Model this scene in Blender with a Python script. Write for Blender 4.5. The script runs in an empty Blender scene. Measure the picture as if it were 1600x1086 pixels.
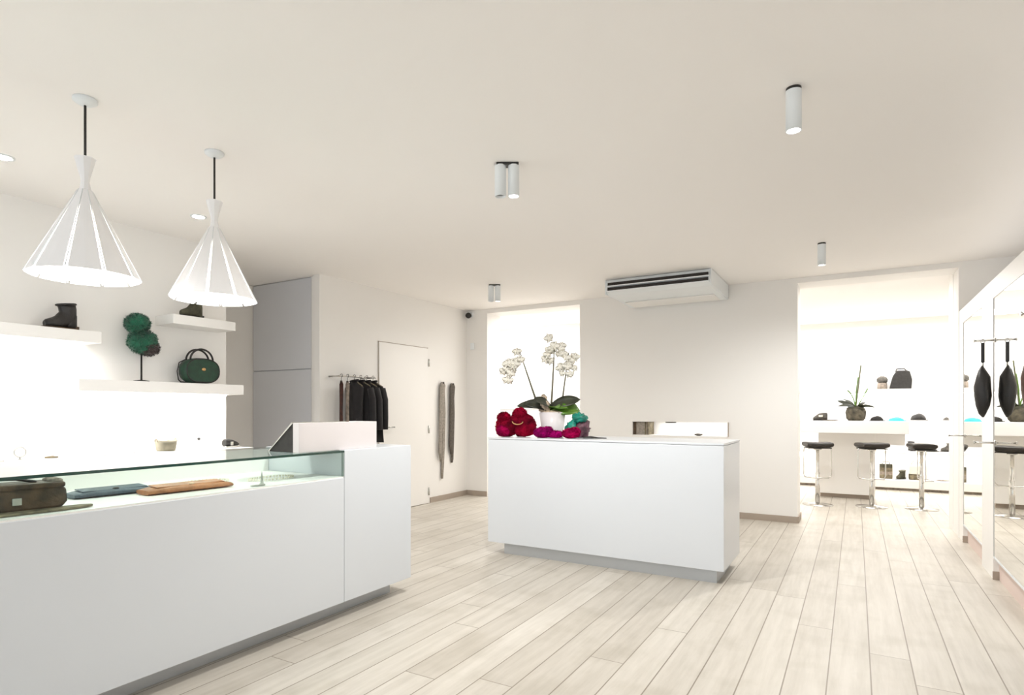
import bpy, bmesh, math, random
from mathutils import Vector, Matrix, noise
random.seed(7)
PI = math.pi
scene = bpy.context.scene
col = scene.collection

# ------------------------------------------------------------------ camera
H = 1.24
cd = bpy.data.cameras.new('camera')
cam = bpy.data.objects.new('camera', cd); col.objects.link(cam)
cd.sensor_width = 36; cd.lens = 932.9 / 1600 * 36
cd.shift_x = (800 - 789.3) / 1600; cd.shift_y = (640.3 - 543) / 1600
cd.clip_start = 0.05; cd.clip_end = 200
cam.location = (0, 0, H); cam.rotation_euler = (PI / 2, 0, 0.531)
scene.camera = cam

# ------------------------------------------------------------------ light and exposure
vs = scene.view_settings
vs.view_transform = 'Standard'; vs.look = 'None'; vs.gamma = 1; vs.use_curve_mapping = False
vs.exposure = 0.42
scene.cycles.max_bounces = 12; scene.cycles.diffuse_bounces = 8
scene.cycles.glossy_bounces = 5; scene.cycles.transparent_max_bounces = 16
scene.cycles.caustics_reflective = False; scene.cycles.caustics_refractive = False
scene.cycles.sample_clamp_indirect = 4.0
w = bpy.data.worlds.new('sky'); scene.world = w; w.use_nodes = True
w.node_tree.nodes['Background'].inputs[0].default_value = (0.80, 0.90, 1.0, 1)
w.node_tree.nodes['Background'].inputs[1].default_value = 0.8

def area(name, loc, rot, sx, sy, power, color=(1, 1, 1), spread=PI):
    l = bpy.data.lights.new(name, 'AREA'); l.shape = 'RECTANGLE'; l.size = sx; l.size_y = sy
    l.energy = power; l.color = color; l.spread = spread
    o = bpy.data.objects.new(name, l); col.objects.link(o); o.location = loc; o.rotation_euler = rot
    return o
WARM = (1.0, 0.99, 0.965); NEUT = (1.0, 0.995, 0.985); COOL = (0.90, 0.95, 1.0)
area('shop_window_daylight', (-1.5, -2.75, 1.45), (PI / 2 + 0.55, 0, 0), 5.2, 2.3, 30, COOL)
area('added_ceiling_uplight', (1.08, 4.8, 2.215), (PI, 0, 0), 0.12, 4.4, 2.5, NEUT)  # added fill: unseen uplight above the mirror header, brightens the ceiling
area('added_shop_fill', (-1.6, -0.9, 2.64), (0, 0, 0), 3.6, 1.6, 8, NEUT)  # soft lamp added behind the camera for more light from above
area('added_bar_fill', (-0.2, 8.3, 2.60), (0, 0, 0), 1.6, 0.9, 28, NEUT)  # added area lamp, hidden behind the header, brightens the bar room
area('added_bar_back_fill', (0.1, 10.6, 2.60), (0, 0, 0), 2.6, 0.6, 34, NEUT)  # second unseen lamp, added to lighten the back of the bar room
area('added_passage_fill', (-4.3, 8.2, 2.60), (0, 0, 0), 2.4, 0.8, 60, NEUT)  # unseen lamp added so the passage walls burn out to white

# ------------------------------------------------------------------ materials
def lin(c):
    c = c / 255
    return c / 12.92 if c <= 0.04045 else ((c + 0.055) / 1.055) ** 2.4
def rgb(r, g, b): return (lin(r), lin(g), lin(b), 1)
def setin(b, k, v):
    if k in b.inputs: b.inputs[k].default_value = v
def mat(name, c, rough=0.5, metal=0.0, var=0.0, scale=8, bump=0.0, bscale=60, emit=None, estr=0, coat=0, sheen=0, trans=0, spec=None, alpha=None, sub=0):
    m = bpy.data.materials.new(name); m.use_nodes = True
    nt = m.node_tree; b = nt.nodes['Principled BSDF']
    b.inputs['Base Color'].default_value = rgb(*c)
    b.inputs['Roughness'].default_value = rough; b.inputs['Metallic'].default_value = metal
    setin(b, 'Coat Weight', coat); setin(b, 'Sheen Weight', sheen); setin(b, 'Transmission Weight', trans)
    setin(b, 'Subsurface Weight', sub)
    if spec is not None: setin(b, 'Specular IOR Level', spec)
    if emit: b.inputs['Emission Color'].default_value = rgb(*emit); b.inputs['Emission Strength'].default_value = estr
    tc = nt.nodes.new('ShaderNodeTexCoord')
    if var:
        n = nt.nodes.new('ShaderNodeTexNoise'); n.inputs['Scale'].default_value = scale; n.inputs['Detail'].default_value = 4
        r = nt.nodes.new('ShaderNodeValToRGB')
        k = 1 - var
        r.color_ramp.elements[0].position = 0.3; r.color_ramp.elements[1].position = 0.7
        r.color_ramp.elements[0].color = rgb(*[q * k for q in c]); r.color_ramp.elements[1].color = rgb(*[min(255, q * (1 + var * 0.5)) for q in c])
        nt.links.new(tc.outputs['Object'], n.inputs['Vector']); nt.links.new(n.outputs['Fac'], r.inputs['Fac'])
        nt.links.new(r.outputs['Color'], b.inputs['Base Color'])
    if bump:
        n = nt.nodes.new('ShaderNodeTexNoise'); n.inputs['Scale'].default_value = bscale; n.inputs['Detail'].default_value = 3
        bp = nt.nodes.new('ShaderNodeBump'); bp.inputs['Strength'].default_value = bump; bp.inputs['Distance'].default_value = 0.01
        nt.links.new(tc.outputs['Object'], n.inputs['Vector']); nt.links.new(n.outputs['Fac'], bp.inputs['Height']); nt.links.new(bp.outputs['Normal'], b.inputs['Normal'])
    return m
def pane_mat(name, tint, fres=1.45):
    m = bpy.data.materials.new(name); m.use_nodes = True; nt = m.node_tree
    for n in list(nt.nodes): nt.nodes.remove(n)
    o = nt.nodes.new('ShaderNodeOutputMaterial'); mx = nt.nodes.new('ShaderNodeMixShader')
    t = nt.nodes.new('ShaderNodeBsdfTransparent'); t.inputs[0].default_value = rgb(*tint)
    g = nt.nodes.new('ShaderNodeBsdfGlossy'); g.inputs['Roughness'].default_value = 0.0
    f = nt.nodes.new('ShaderNodeFresnel'); f.inputs['IOR'].default_value = fres
    ge = nt.nodes.new('ShaderNodeNewGeometry'); mm = nt.nodes.new('ShaderNodeMath'); mm.operation = 'MULTIPLY'; iv = nt.nodes.new('ShaderNodeMath'); iv.operation = 'SUBTRACT'; iv.inputs[0].default_value = 1.0
    nt.links.new(ge.outputs['Backfacing'], iv.inputs[1]); nt.links.new(f.outputs[0], mm.inputs[0]); nt.links.new(iv.outputs[0], mm.inputs[1])
    nt.links.new(mm.outputs[0], mx.inputs[0]); nt.links.new(t.outputs[0], mx.inputs[1]); nt.links.new(g.outputs[0], mx.inputs[2])
    nt.links.new(mx.outputs[0], o.inputs[0]); return m

MT = {}
MT['wall'] = mat('white_wall_paint', (240, 238, 235), 0.75, bump=0.03, bscale=180)
MT['ceil'] = mat('ceiling_paint', (246, 243, 240), 0.8, bump=0.02, bscale=150)
MT['taupe'] = mat('recess_wall_paint', (238, 235, 230), 0.8)
MT['greydoor'] = mat('grey_cabinet_lacquer', (212, 214, 219), 0.45)
MT['lacq'] = mat('white_lacquer', (212, 216, 221), 0.28, coat=0.15)
MT['white'] = mat('white_satin', (240, 238, 235), 0.45)
MT['whitemetal'] = mat('white_powder_coat', (232, 236, 238), 0.4)
MT['base'] = mat('baseboard_greige', (168, 155, 142), 0.6)
MT['steel'] = mat('brushed_steel_plinth', (196, 199, 202), 0.4, 0.3)
MT['chrome'] = mat('chrome', (210, 208, 204), 0.18, 1.0)
MT['dark'] = mat('dark_grey_metal', (60, 58, 56), 0.4, 0.6)
MT['black'] = mat('black_fabric', (24, 20, 22), 0.8, var=0.3, scale=14, bump=0.3, bscale=90, sheen=0.1)
MT['blackleather'] = mat('black_leather', (26, 22, 20), 0.42, bump=0.25, bscale=60)
MT['slot'] = mat('dark_vent_slot', (38, 32, 28), 0.6)
MT['edge'] = mat('dark_green_glass_edge', (14, 58, 48), 0.12, spec=0.8)
MT['glass'] = pane_mat('clear_greenish_glass', (247, 252, 250))
MT['mirror'] = mat('mirror_silver', (246, 246, 242), 0.0, 1.0)
MT['bulb'] = mat('lamp_lens_lit', (255, 250, 240), 0.4, emit=(255, 250, 240), estr=22)
MT['glow'] = mat('lit_frosted_diffuser', (255, 252, 245), 0.5, emit=(255, 250, 242), estr=2.2)
MT['led'] = mat('led_strip', (255, 253, 248), 0.5, emit=(255, 251, 244), estr=14)
MT['shade'] = mat('pendant_shade_white', (238, 237, 238), 0.5)
MT['greenfab'] = mat('bottle_green_leather', (24, 58, 40), 0.5, var=0.25, scale=20, bump=0.2)
MT['greenfur'] = mat('emerald_fur', (14, 84, 60), 0.9, var=0.4, scale=12, sheen=0.3)
MT['brownfur'] = mat('dark_brown_green_fur', (58, 46, 44), 0.9, var=0.3, scale=12, sheen=0.3)
MT['olive'] = mat('dark_olive_suede', (74, 72, 56), 0.85, var=0.2, scale=20, bump=0.2)
MT['camo'] = mat('brown_olive_distressed_leather', (78, 60, 42), 0.6, var=0.5, scale=18, bump=0.5, bscale=40)
MT['navy'] = mat('slate_blue_leather', (74, 88, 100), 0.45, var=0.15, scale=14, bump=0.3)
MT['tan'] = mat('tan_leather', (178, 118, 76), 0.45, var=0.15, scale=18, bump=0.3)
MT['tanlight'] = mat('pale_tan_leather', (226, 196, 166), 0.5)
MT['ivory'] = mat('ivory_beads', (238, 232, 215), 0.4)
MT['silver'] = mat('silver_metal', (190, 190, 184), 0.25, 0.9)
MT['taupefab'] = mat('taupe_woven_fabric', (150, 142, 132), 0.8, var=0.15, scale=40, bump=0.3)
MT['beige'] = mat('beige_canvas', (132, 126, 108), 0.8, bump=0.3)
MT['magenta'] = mat('magenta_fur', (150, 0, 66), 0.85, var=0.4, scale=10, spec=0.1)
MT['crimson'] = mat('deep_crimson_fur', (122, 0, 34), 0.85, var=0.5, scale=10, spec=0.1)
MT['purple'] = mat('pink_purple_fur', (146, 0, 92), 0.85, var=0.4, scale=10, spec=0.1)
MT['teal'] = mat('teal_silk', (10, 130, 112), 0.4, var=0.4, scale=16)
MT['plum'] = mat('plum_patterned_silk', (96, 62, 74), 0.5, var=0.5, scale=30)
MT['leaf'] = mat('orchid_leaf', (84, 124, 36), 0.35, var=0.3, scale=14, spec=0.6)
MT['darkleaf'] = mat('dark_orchid_leaf', (52, 56, 42), 0.4, var=0.3, scale=14)
MT['stem'] = mat('orchid_stem', (104, 100, 84), 0.6)
MT['root'] = mat('pale_bark_and_roots', (196, 178, 156), 0.8, var=0.3, scale=40, bump=0.6)
MT['petal'] = mat('white_orchid_petal', (243, 240, 230), 0.6)
MT['ceramic'] = mat('white_ceramic', (236, 230, 232), 0.3)
MT['gold'] = mat('pale_gold', (200, 160, 110), 0.3, 0.9)
MT['cyan'] = mat('turquoise_fabric', (80, 205, 215), 0.6)
MT['brownbag'] = mat('dark_brown_leather', (72, 42, 28), 0.5, bump=0.3)
MT['redscarf'] = mat('dark_red_brown_fabric', (64, 34, 26), 0.8, var=0.3, scale=30)
MT['greige'] = mat('warm_grey_fabric', (150, 138, 126), 0.8, var=0.2, scale=30)
MT['seat'] = mat('black_seat_leather', (34, 28, 22), 0.45, bump=0.1)
MT['skirtpink'] = mat('pale_rose_panel', (222, 204, 196), 0.7)
MT['greyshoe'] = mat('grey_felt', (96, 92, 86), 0.8, var=0.3, scale=30)
MT['charcoal'] = mat('charcoal_felt', (48, 46, 44), 0.8, var=0.2, scale=30)
MT['khaki'] = mat('khaki_canvas', (120, 110, 88), 0.8, var=0.3, scale=30)

def floor_mat():
    m = bpy.data.materials.new('whitewashed_oak_planks'); m.use_nodes = True; nt = m.node_tree
    N = nt.nodes.new; L = nt.links.new; b = nt.nodes['Principled BSDF']
    tc = N('ShaderNodeTexCoord'); sep = N('ShaderNodeSeparateXYZ'); L(tc.outputs['Object'], sep.inputs[0])
    def math_(op, a, bb=None, c=None):
        n = N('ShaderNodeMath'); n.operation = op
        for i, v in enumerate((a, bb, c)):
            if v is None: continue
            if isinstance(v, (int, float)): n.inputs[i].default_value = v
            else: L(v, n.inputs[i])
        return n.outputs[0]
    W = 0.173
    u = math_('DIVIDE', math_('ADD', sep.outputs[0], 10 * W - 0.06), W)
    row = math_('FLOOR', u); fu = math_('FRACT', u)
    wn = N('ShaderNodeTexWhiteNoise'); wn.noise_dimensions = '1D'; L(row, wn.inputs['W'])
    v = math_('DIVIDE', math_('ADD', math_('ADD', sep.outputs[1], 20), math_('MULTIPLY', wn.outputs['Value'], 7.3)), 2.6)
    cell = math_('FLOOR', v); fv = math_('FRACT', v)
    wn2 = N('ShaderNodeTexWhiteNoise'); wn2.noise_dimensions = '2D'
    cb = N('ShaderNodeCombineXYZ'); L(row, cb.inputs[0]); L(cell, cb.inputs[1]); L(cb.outputs[0], wn2.inputs['Vector'])
    ramp = N('ShaderNodeValToRGB'); L(wn2.outputs['Value'], ramp.inputs[0])
    ramp.color_ramp.elements[0].color = rgb(194, 187, 176); ramp.color_ramp.elements[1].color = rgb(207, 201, 191)
    # long grain
    mp = N('ShaderNodeMapping'); mp.inputs['Scale'].default_value = (14, 1.1, 1); L(tc.outputs['Object'], mp.inputs[0])
    off = N('ShaderNodeVectorMath'); off.operation = 'ADD'; L(mp.outputs[0], off.inputs[0])
    c2 = N('ShaderNodeCombineXYZ'); L(math_('MULTIPLY', wn2.outputs['Value'], 37), c2.inputs[2]); L(c2.outputs[0], off.inputs[1])
    g = N('ShaderNodeTexNoise'); g.inputs['Scale'].default_value = 1.6; g.inputs['Detail'].default_value = 7; g.inputs['Roughness'].default_value = 0.65; L(off.outputs[0], g.inputs['Vector'])
    gr = N('ShaderNodeValToRGB'); L(g.outputs['Fac'], gr.inputs[0])
    gr.color_ramp.elements[0].position = 0.3; gr.color_ramp.elements[0].color = (0.80, 0.79, 0.77, 1); gr.color_ramp.elements[1].position = 0.62; gr.color_ramp.elements[1].color = (1, 1, 1, 1)
    mul = N('ShaderNodeMixRGB'); mul.blend_type = 'MULTIPLY'; mul.inputs[0].default_value = 0.75; L(ramp.outputs[0], mul.inputs[1]); L(gr.outputs[0], mul.inputs[2])
    # broad worn patches
    g2 = N('ShaderNodeTexNoise'); g2.inputs['Scale'].default_value = 3.2; g2.inputs['Detail'].default_value = 5; L(tc.outputs['Object'], g2.inputs['Vector'])
    gr2 = N('ShaderNodeValToRGB'); L(g2.outputs['Fac'], gr2.inputs[0])
    gr2.color_ramp.elements[0].position = 0.34; gr2.color_ramp.elements[0].color = (0.84, 0.83, 0.80, 1); gr2.color_ramp.elements[1].position = 0.5; gr2.color_ramp.elements[1].color = (1, 1, 1, 1)
    mul2 = N('ShaderNodeMixRGB'); mul2.blend_type = 'MULTIPLY'; mul2.inputs[0].default_value = 0.6; L(mul.outputs[0], mul2.inputs[1]); L(gr2.outputs[0], mul2.inputs[2])
    # knots
    vo = N('ShaderNodeTexVoronoi'); vo.inputs['Scale'].default_value = 1.15; L(tc.outputs['Object'], vo.inputs['Vector'])
    kn = math_('SUBTRACT', 1.0, math_('MULTIPLY', math_('LESS_THAN', vo.outputs['Distance'], 0.012), 0.45))
    eu = math_('MINIMUM', fu, math_('SUBTRACT', 1.0, fu)); ev = math_('MINIMUM', fv, math_('SUBTRACT', 1.0, fv))
    gap = math_('MAXIMUM', math_('LESS_THAN', eu, 0.017), math_('LESS_THAN', ev, 0.0009))
    dk = N('ShaderNodeMixRGB'); L(gap, dk.inputs[0]); L(mul2.outputs[0], dk.inputs[1]); dk.inputs[2].default_value = rgb(134, 124, 110)
    kk = N('ShaderNodeMixRGB'); kk.blend_type = 'MULTIPLY'; kk.inputs[0].default_value = 1; L(dk.outputs[0], kk.inputs[1])
    cc = N('ShaderNodeCombineXYZ'); L(kn, cc.inputs[0]); L(kn, cc.inputs[1]); L(kn, cc.inputs[2]); L(cc.outputs[0], kk.inputs[2])
    L(kk.outputs[0], b.inputs['Base Color'])
    rr = N('ShaderNodeMapRange'); L(g.outputs['Fac'], rr.inputs[0]); rr.inputs[3].default_value = 0.5; rr.inputs[4].default_value = 0.34; L(rr.outputs[0], b.inputs['Roughness'])
    bp = N('ShaderNodeBump'); bp.inputs['Strength'].default_value = 0.12; bp.inputs['Distance'].default_value = 0.004
    L(math_('SUBTRACT', g.outputs['Fac'], math_('MULTIPLY', gap, 1.2)), bp.inputs['Height']); L(bp.outputs['Normal'], b.inputs['Normal'])
    return m
MT['floor'] = floor_mat()

# ------------------------------------------------------------------ mesh helpers
class MB:
    def __init__(s): s.v = []; s.f = []; s.sm = []
    def add(s, vs, fs, smooth=False):
        k = len(s.v); s.v += [tuple(p) for p in vs]; s.f += [tuple(k + i for i in f) for f in fs]; s.sm += [smooth] * len(fs); return s
    def box(s, x0, x1, y0, y1, z0, z1):
        v = [(x, y, z) for z in (z0, z1) for y in (y0, y1) for x in (x0, x1)]
        return s.add(v, [(0, 2, 3, 1), (4, 5, 7, 6), (0, 1, 5, 4), (1, 3, 7, 5), (3, 2, 6, 7), (2, 0, 4, 6)])
    def loft(s, rings, caps=True, smooth=True, closed=False):
        n = len(rings[0]); v = [p for r in rings for p in r]; f = []
        m = len(rings)
        for i in range(m if closed else m - 1):
            a, b = i * n, ((i + 1) % m) * n
            for j in range(n): f.append((a + j, a + (j + 1) % n, b + (j + 1) % n, b + j))
        s.add(v, f, smooth)
        if caps and not closed:
            s.add(rings[0], [tuple(reversed(range(n)))], False); s.add(rings[-1], [tuple(range(n))], False)
        return s
    def lathe(s, prof, c=(0, 0, 0), n=24, smooth=True, caps=True):
        rings = [[(c[0] + r * math.cos(2 * PI * k / n), c[1] + r * math.sin(2 * PI * k / n), c[2] + z) for k in range(n)] for r, z in prof]
        return s.loft(rings, caps, smooth)
    def tube(s, pts, r, n=10, closed=False, flat=1.0, smooth=True):
        P = [Vector(p) for p in pts]; m = len(P); rings = []; up = None
        for i, p in enumerate(P):
            a = P[(i - 1) % m] if (closed or i > 0) else P[i]; b = P[(i + 1) % m] if (closed or i < m - 1) else P[i]
            t = (b - a).normalized()
            if up is None:
                up = Vector((0, 0, 1)) if abs(t.z) < 0.9 else Vector((0, 1, 0))
            sd = t.cross(up).normalized(); up = sd.cross(t).normalized()
            rr = r[i] if isinstance(r, (list, tuple)) else r
            rings.append([p + sd * rr * math.cos(2 * PI * k / n) + up * rr * flat * math.sin(2 * PI * k / n) for k in range(n)])
        return s.loft(rings, True, smooth, closed)
    def prism(s, poly, axis, a, b):
        def P(p, q):
            return {'x': (q, p[0], p[1]), 'y': (p[0], q, p[1]), 'z': (p[0], p[1], q)}[axis]
        n = len(poly); v = [P(p, a) for p in poly] + [P(p, b) for p in poly]
        f = [tuple(range(n)), tuple(reversed(range(n, 2 * n)))] + [(i, i + n, (i + 1) % n + n, (i + 1) % n) for i in range(n)]
        return s.add(v, f)
    def blob(s, c, r, seed=0, amp=0.1, fr=3, nu=20, nv=12, pw=1.0):
        rings = []
        def P(th, ph):
            d = Vector((math.sin(th) * math.cos(ph), math.sin(th) * math.sin(ph), math.cos(th)))
            k = 1 + amp * noise.noise(d * fr + Vector((seed * 7.1, seed, 0)))
            q = [math.copysign(abs(t) ** pw, t) for t in d]
            return (c[0] + r[0] * q[0] * k, c[1] + r[1] * q[1] * k, c[2] + r[2] * q[2] * k)
        for i in range(nv + 1):
            th = 0.02 + (PI - 0.04) * i / nv
            rings.append([P(th, -2 * PI * j / nu) for j in range(nu)])
        return s.loft(rings, True, True)
    def fur(s, c, r, n, ln, wd=0.004, seed=1, zmin=None):
        rd = random.Random(seed)
        for _ in range(n):
            z = rd.uniform(-1, 1); a = rd.uniform(0, 2 * PI); q = math.sqrt(1 - z * z)
            d = Vector((q * math.cos(a), q * math.sin(a), z))
            p = Vector((c[0] + r[0] * d.x * 0.95, c[1] + r[1] * d.y * 0.95, c[2] + r[2] * d.z * 0.95))
            dd = (d + Vector((rd.uniform(-.5, .5), rd.uniform(-.5, .5), rd.uniform(-.7, .3)))).normalized()
            t = p + dd * ln * rd.uniform(0.5, 1.2)
            if zmin is not None: t.z = max(t.z, zmin); p.z = max(p.z, zmin)
            sd = dd.cross(Vector((rd.uniform(-1, 1), rd.uniform(-1, 1), rd.uniform(-1, 1)))).normalized() * wd
            s.add([p - sd, p + sd, t], [(0, 1, 2)])
        return s
    def mesh(s, name, m):
        me = bpy.data.meshes.new(name); me.from_pydata(s.v, [], s.f); me.validate()
        for i, p in enumerate(me.polygons):
            if i < len(s.sm): p.use_smooth = s.sm[i]
        bm = bmesh.new(); bm.from_mesh(me); bmesh.ops.remove_doubles(bm, verts=bm.verts, dist=1e-6)
        bmesh.ops.recalc_face_normals(bm, faces=bm.faces); bm.to_mesh(me); bm.free()
        me.materials.append(m); return me
    def build(s, name, m, parent=None, bevel=0, loc=None, rot=None):
        o = bpy.data.objects.new(name, s.mesh(name, m)); col.objects.link(o)
        if parent: o.parent = parent
        if loc: o.location = loc
        if rot: o.rotation_euler = rot
        if bevel:
            b = o.modifiers.new('bevel', 'BEVEL'); b.width = bevel; b.segments = 2; b.limit_method = 'ANGLE'; b.angle_limit = 0.7
        return o
def tag(o, label, cat, group=None):
    o['label'] = label; o['category'] = cat
    if group: o['group'] = group
    return o
def thing(name, label, cat, loc=(0, 0, 0), rz=0, group=None):
    o = bpy.data.objects.new(name, None); col.objects.link(o); o.location = loc; o.rotation_euler = (0, 0, rz)
    o.empty_display_size = 0.05
    return tag(o, label, cat, group)
def struct(name, mb, m, parent=None, bevel=0):
    o = mb.build(name, m, parent, bevel)
    if not parent: o['kind'] = 'structure'
    return o
def dup(o, loc=None, rz=None, label=None, parent=None):
    c = o.copy(); col.objects.link(c)
    if parent: c.parent = parent
    for ch in list(o.children): dup(ch, parent=c)
    if loc: c.location = loc
    if rz is not None: c.rotation_euler = (0, 0, rz)
    if label: c['label'] = label
    return c
def B(*a): return MB().box(*a)

# ------------------------------------------------------------------ room shell
CE = 2.68; XL = -4.9; XR = 1.6; YB = 7.24; YT = 7.6; YF = -3.0; YZ = 11.3
struct('floor', B(-8, 3, YF - 0.2, 12, -0.12, 0), MT['floor'])
struct('ceiling', B(-8, 3, YF - 0.2, 12, CE, CE + 0.12), MT['ceil'])
struct('wall_left', B(XL - 0.15, XL, YF, 3.37, 0, CE), MT['wall'])
struct('wall_recess', B(-6.2, -6.05, 3.2, 5.1, 0, CE), MT['taupe'])
struct('wall_recess_front', B(-6.05, XL - 0.15, 3.22, 3.37, 0, CE), MT['wall'])
struct('wall_side', MB().box(XL - 0.12, XL, 4.5, YT, 0, CE).box(-6.05, -5.0, 5.02, 5.1, 0, CE), MT['wall'])
b = MB()
b.box(XL, -4.55, YB, YT, 0, CE).box(-4.55, -3.117, YB, YT, 2.62, CE)
b.box(-3.117, -2.408, YB, YT, 0, CE).box(-2.408, -1.267, YB, YT, 0, 0.93).box(-2.408, -1.267, YB, YT, 1.093, CE)
b.box(-2.408, -1.267, YB + 0.30, YT, 0.93, 1.093).box(-1.267, -0.549, YB, YT, 0, CE).box(-0.549, 0.862, YB, YT, 2.625, CE)
b.box(0.862, 3.0, YB, YT, 0, CE)
struct('wall_back', b, MT['wall'])
struct('wall_right', B(XR, XR + 0.15, YF, YB, 0, CE), MT['wall'])
b = MB().box(XL, XR, YF - 0.15, YF, 0, 0.15).box(XL, XR, YF - 0.15, YF, 2.6, CE).box(XL, -4.2, YF - 0.15, YF, 0.15, 2.6).box(1.2, XR, YF - 0.15, YF, 0.15, 2.6)
struct('wall_front', b, MT['wall'])
b = MB()
for x in (-4.2, -2.4, -0.6, 1.14): b.box(x, x + 0.06, YF - 0.1, YF - 0.04, 0.15, 2.6)
struct('window_1', b, MT['whitemetal'])
# rooms behind
struct('wall_bar_end', B(-2.2, 3.0, YZ, YZ + 0.15, 0, CE), MT['wall'])
struct('wall_bar_side', B(0.86, 1.3, YT, 7.92, 0, CE).box(1.9, 2.05, 7.92, YZ, 0, CE).box(0.95, 3.0, 7.86, 7.92, 0, CE), MT['wall'])
struct('wall_partition', B(-2.2, -2.05, YT, YZ, 0, CE), MT['wall'])
struct('wall_passage_end', B(-7.0, -2.2, 9.2, 9.35, 0, CE), MT['wall'])
struct('wall_passage_side', B(-7.1, -7.0, YT - 0.2, 9.3, 0, CE).box(-7.0, XL - 0.12, 7.45, YT, 0, CE), MT['wall'])
# baseboards
struct('baseboard_back', MB().box(-3.117, -0.549, YB - 0.014, YB, 0, 0.07).box(XL, -4.55, YB - 0.014, YB, 0, 0.07).box(-0.549, -0.535, YB, YT, 0, 0.07), MT['base'])
struct('baseboard_side', MB().box(XL, XL + 0.014, 6.36, YB - 0.014, 0, 0.07).box(XL, XL + 0.014, 4.5, 5.31, 0, 0.07), MT['base'])
# flush door in the side wall
dr = struct('door_1', B(XL + 0.004, XL + 0.022, 5.362, 6.30, 0.008, 2.05), MT['white'], bevel=0.002)
struct('door_gap', MB().box(XL + 0.001, XL + 0.006, 6.30, 6.312, 0, 2.062).box(XL + 0.001, XL + 0.006, 5.352, 6.312, 2.05, 2.060).box(XL + 0.001, XL + 0.006, 5.355, 5.362, 0, 2.06), MT['base'], dr)
for z in (0.16, 0.98, 1.86):
    MB().lathe([(0.010, z - 0.05), (0.010, z + 0.05)], (XL + 0.026, 6.306, 0), 10).build('hinge', MT['silver'], dr)
h = MB().lathe([(0.024, 0), (0.024, 0.006)], n=16)
h.v = [(XL + 0.022 + z, 5.44 + x, 1.03 + y) for x, y, z in h.v]
h.tube([(XL + 0.02, 5.44, 1.03), (XL + 0.07, 5.44, 1.03), (XL + 0.075, 5.47, 1.03), (XL + 0.075, 5.57, 1.03)], 0.008)
h.build('door_handle', MT['silver'], dr)

# ------------------------------------------------------------------ tall grey cabinet in the recess
t = thing('tall_cabinet', 'tall grey two-door cupboard filling the recess beside the clothes', 'cabinet', (-5.52, 4.5, 0))
B(-0.53, 0.53, 0.02, 0.5, 0, CE).build('body', MT['greydoor'], t)
B(-0.52, 0.445, 0, 0.02, 1.687, CE - 0.01).build('upper_door', MT['greydoor'], t, 0.002)
B(-0.52, 0.445, 0, 0.02, 0.08, 1.678).build('lower_door', MT['greydoor'], t, 0.002)
B(0.455, 0.53, -0.004, 0.02, 0, CE).build('filler_panel', MT['white'], t)
struct('trim_1', B(-4.99, XL, 4.46, 4.5, 0, CE), MT['wall'])

# ------------------------------------------------------------------ left display counter
CX0, CX1, CYN, CYG, CYE = -3.32, -2.612, 0.25, 2.569, 3.181
t = thing('display_counter', 'long white glass-topped display counter with cash end block, nearest at left', 'counter', (CX1, CYG, 0))
def rel(mb, o=(CX1, CYG, 0)):
    mb.v = [(x - o[0], y - o[1], z - o[2]) for x, y, z in mb.v]; return mb
rel(B(CX0, CX1, CYN, CYG - 0.003, 0.10, 0.838)).build('display_cabinet', MT['lacq'], t, 0.003)
rel(B(CX0 + 0.02, CX1 - 0.004, CYN + 0.01, CYG - 0.004, 0.838, 0.846)).build('display_deck', MT['white'], t)
rel(B(CX0, CX0 + 0.03, CYN, CYG - 0.003, 0.838, 0.986)).build('rear_panel', MT['white'], t)
rel(B(CX0, CX1, CYG, CYE, 0.10, 1.0)).build('end_block', MT['lacq'], t, 0.003)
rel(B(CX0 + 0.1, CX1 - 0.12, CYN + 0.1, CYE - 0.08, 0, 0.10)).build('plinth', MT['steel'], t)
rel(B(CX0, CX1 - 0.001, CYN, CYG - 0.002, 0.988, 0.999)).build('glass_top', MT['glass'], t)
rel(B(CX1 - 0.010, CX1 - 0.001, CYN, CYG - 0.014, 0.846, 0.987)).build('glass_front', MT['glass'], t)
rel(MB().box(CX1 - 0.001, CX1, CYN, CYG - 0.002, 0.987, 0.9995)).build('glass_edge', MT['edge'], t)
rel(MB().box(CX1 - 0.012, CX1 - 0.0005, CYG - 0.013, CYG - 0.004, 0.846, 0.987)).build('corner_edge', mat('grey_green_glass_corner', (128, 142, 138), 0.3), t)

# screen box and till terminal on the counter
MT['panel'] = mat('pale_rose_white_panel', (214, 208, 208), 0.5)
t = thing('counter_screen', 'low white panel box standing upright on the end of glass counter', 'screen', (-2.68, 2.58, 1.0))
B(-0.025, 0.025, -0.31, 0.31, 0, 0.166).build('panel', MT['panel'], t, 0.002)
B(-0.16, -0.025, 0.25, 0.31, 0, 0.166).build('return_panel', MT['white'], t)
t = thing('till_terminal', 'dark wedge-shaped till screen leaning behind the white panel box', 'till', (-2.83, 2.48, 1.0))
MB().prism([(-0.085, 0), (0.112, 0), (0.112, 0.165)], 'y', -0.20, 0.20).build('housing', MT['charcoal'], t, 0.002)
s_ = MB(); s_.add([(-0.093, -0.205, 0.0), (-0.093, 0.205, 0.0), (0.108, 0.205, 0.170), (0.108, -0.205, 0.170), (-0.085, -0.205, -0.0), (-0.085, 0.205, -0.0), (0.116, 0.205, 0.163), (0.116, -0.205, 0.163)],
  [(0, 1, 2, 3), (4, 7, 6, 5), (0, 4, 5, 1), (1, 5, 6, 2), (2, 6, 7, 3), (3, 7, 4, 0)]); s_.build('display', MT['silver'], t)

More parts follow.
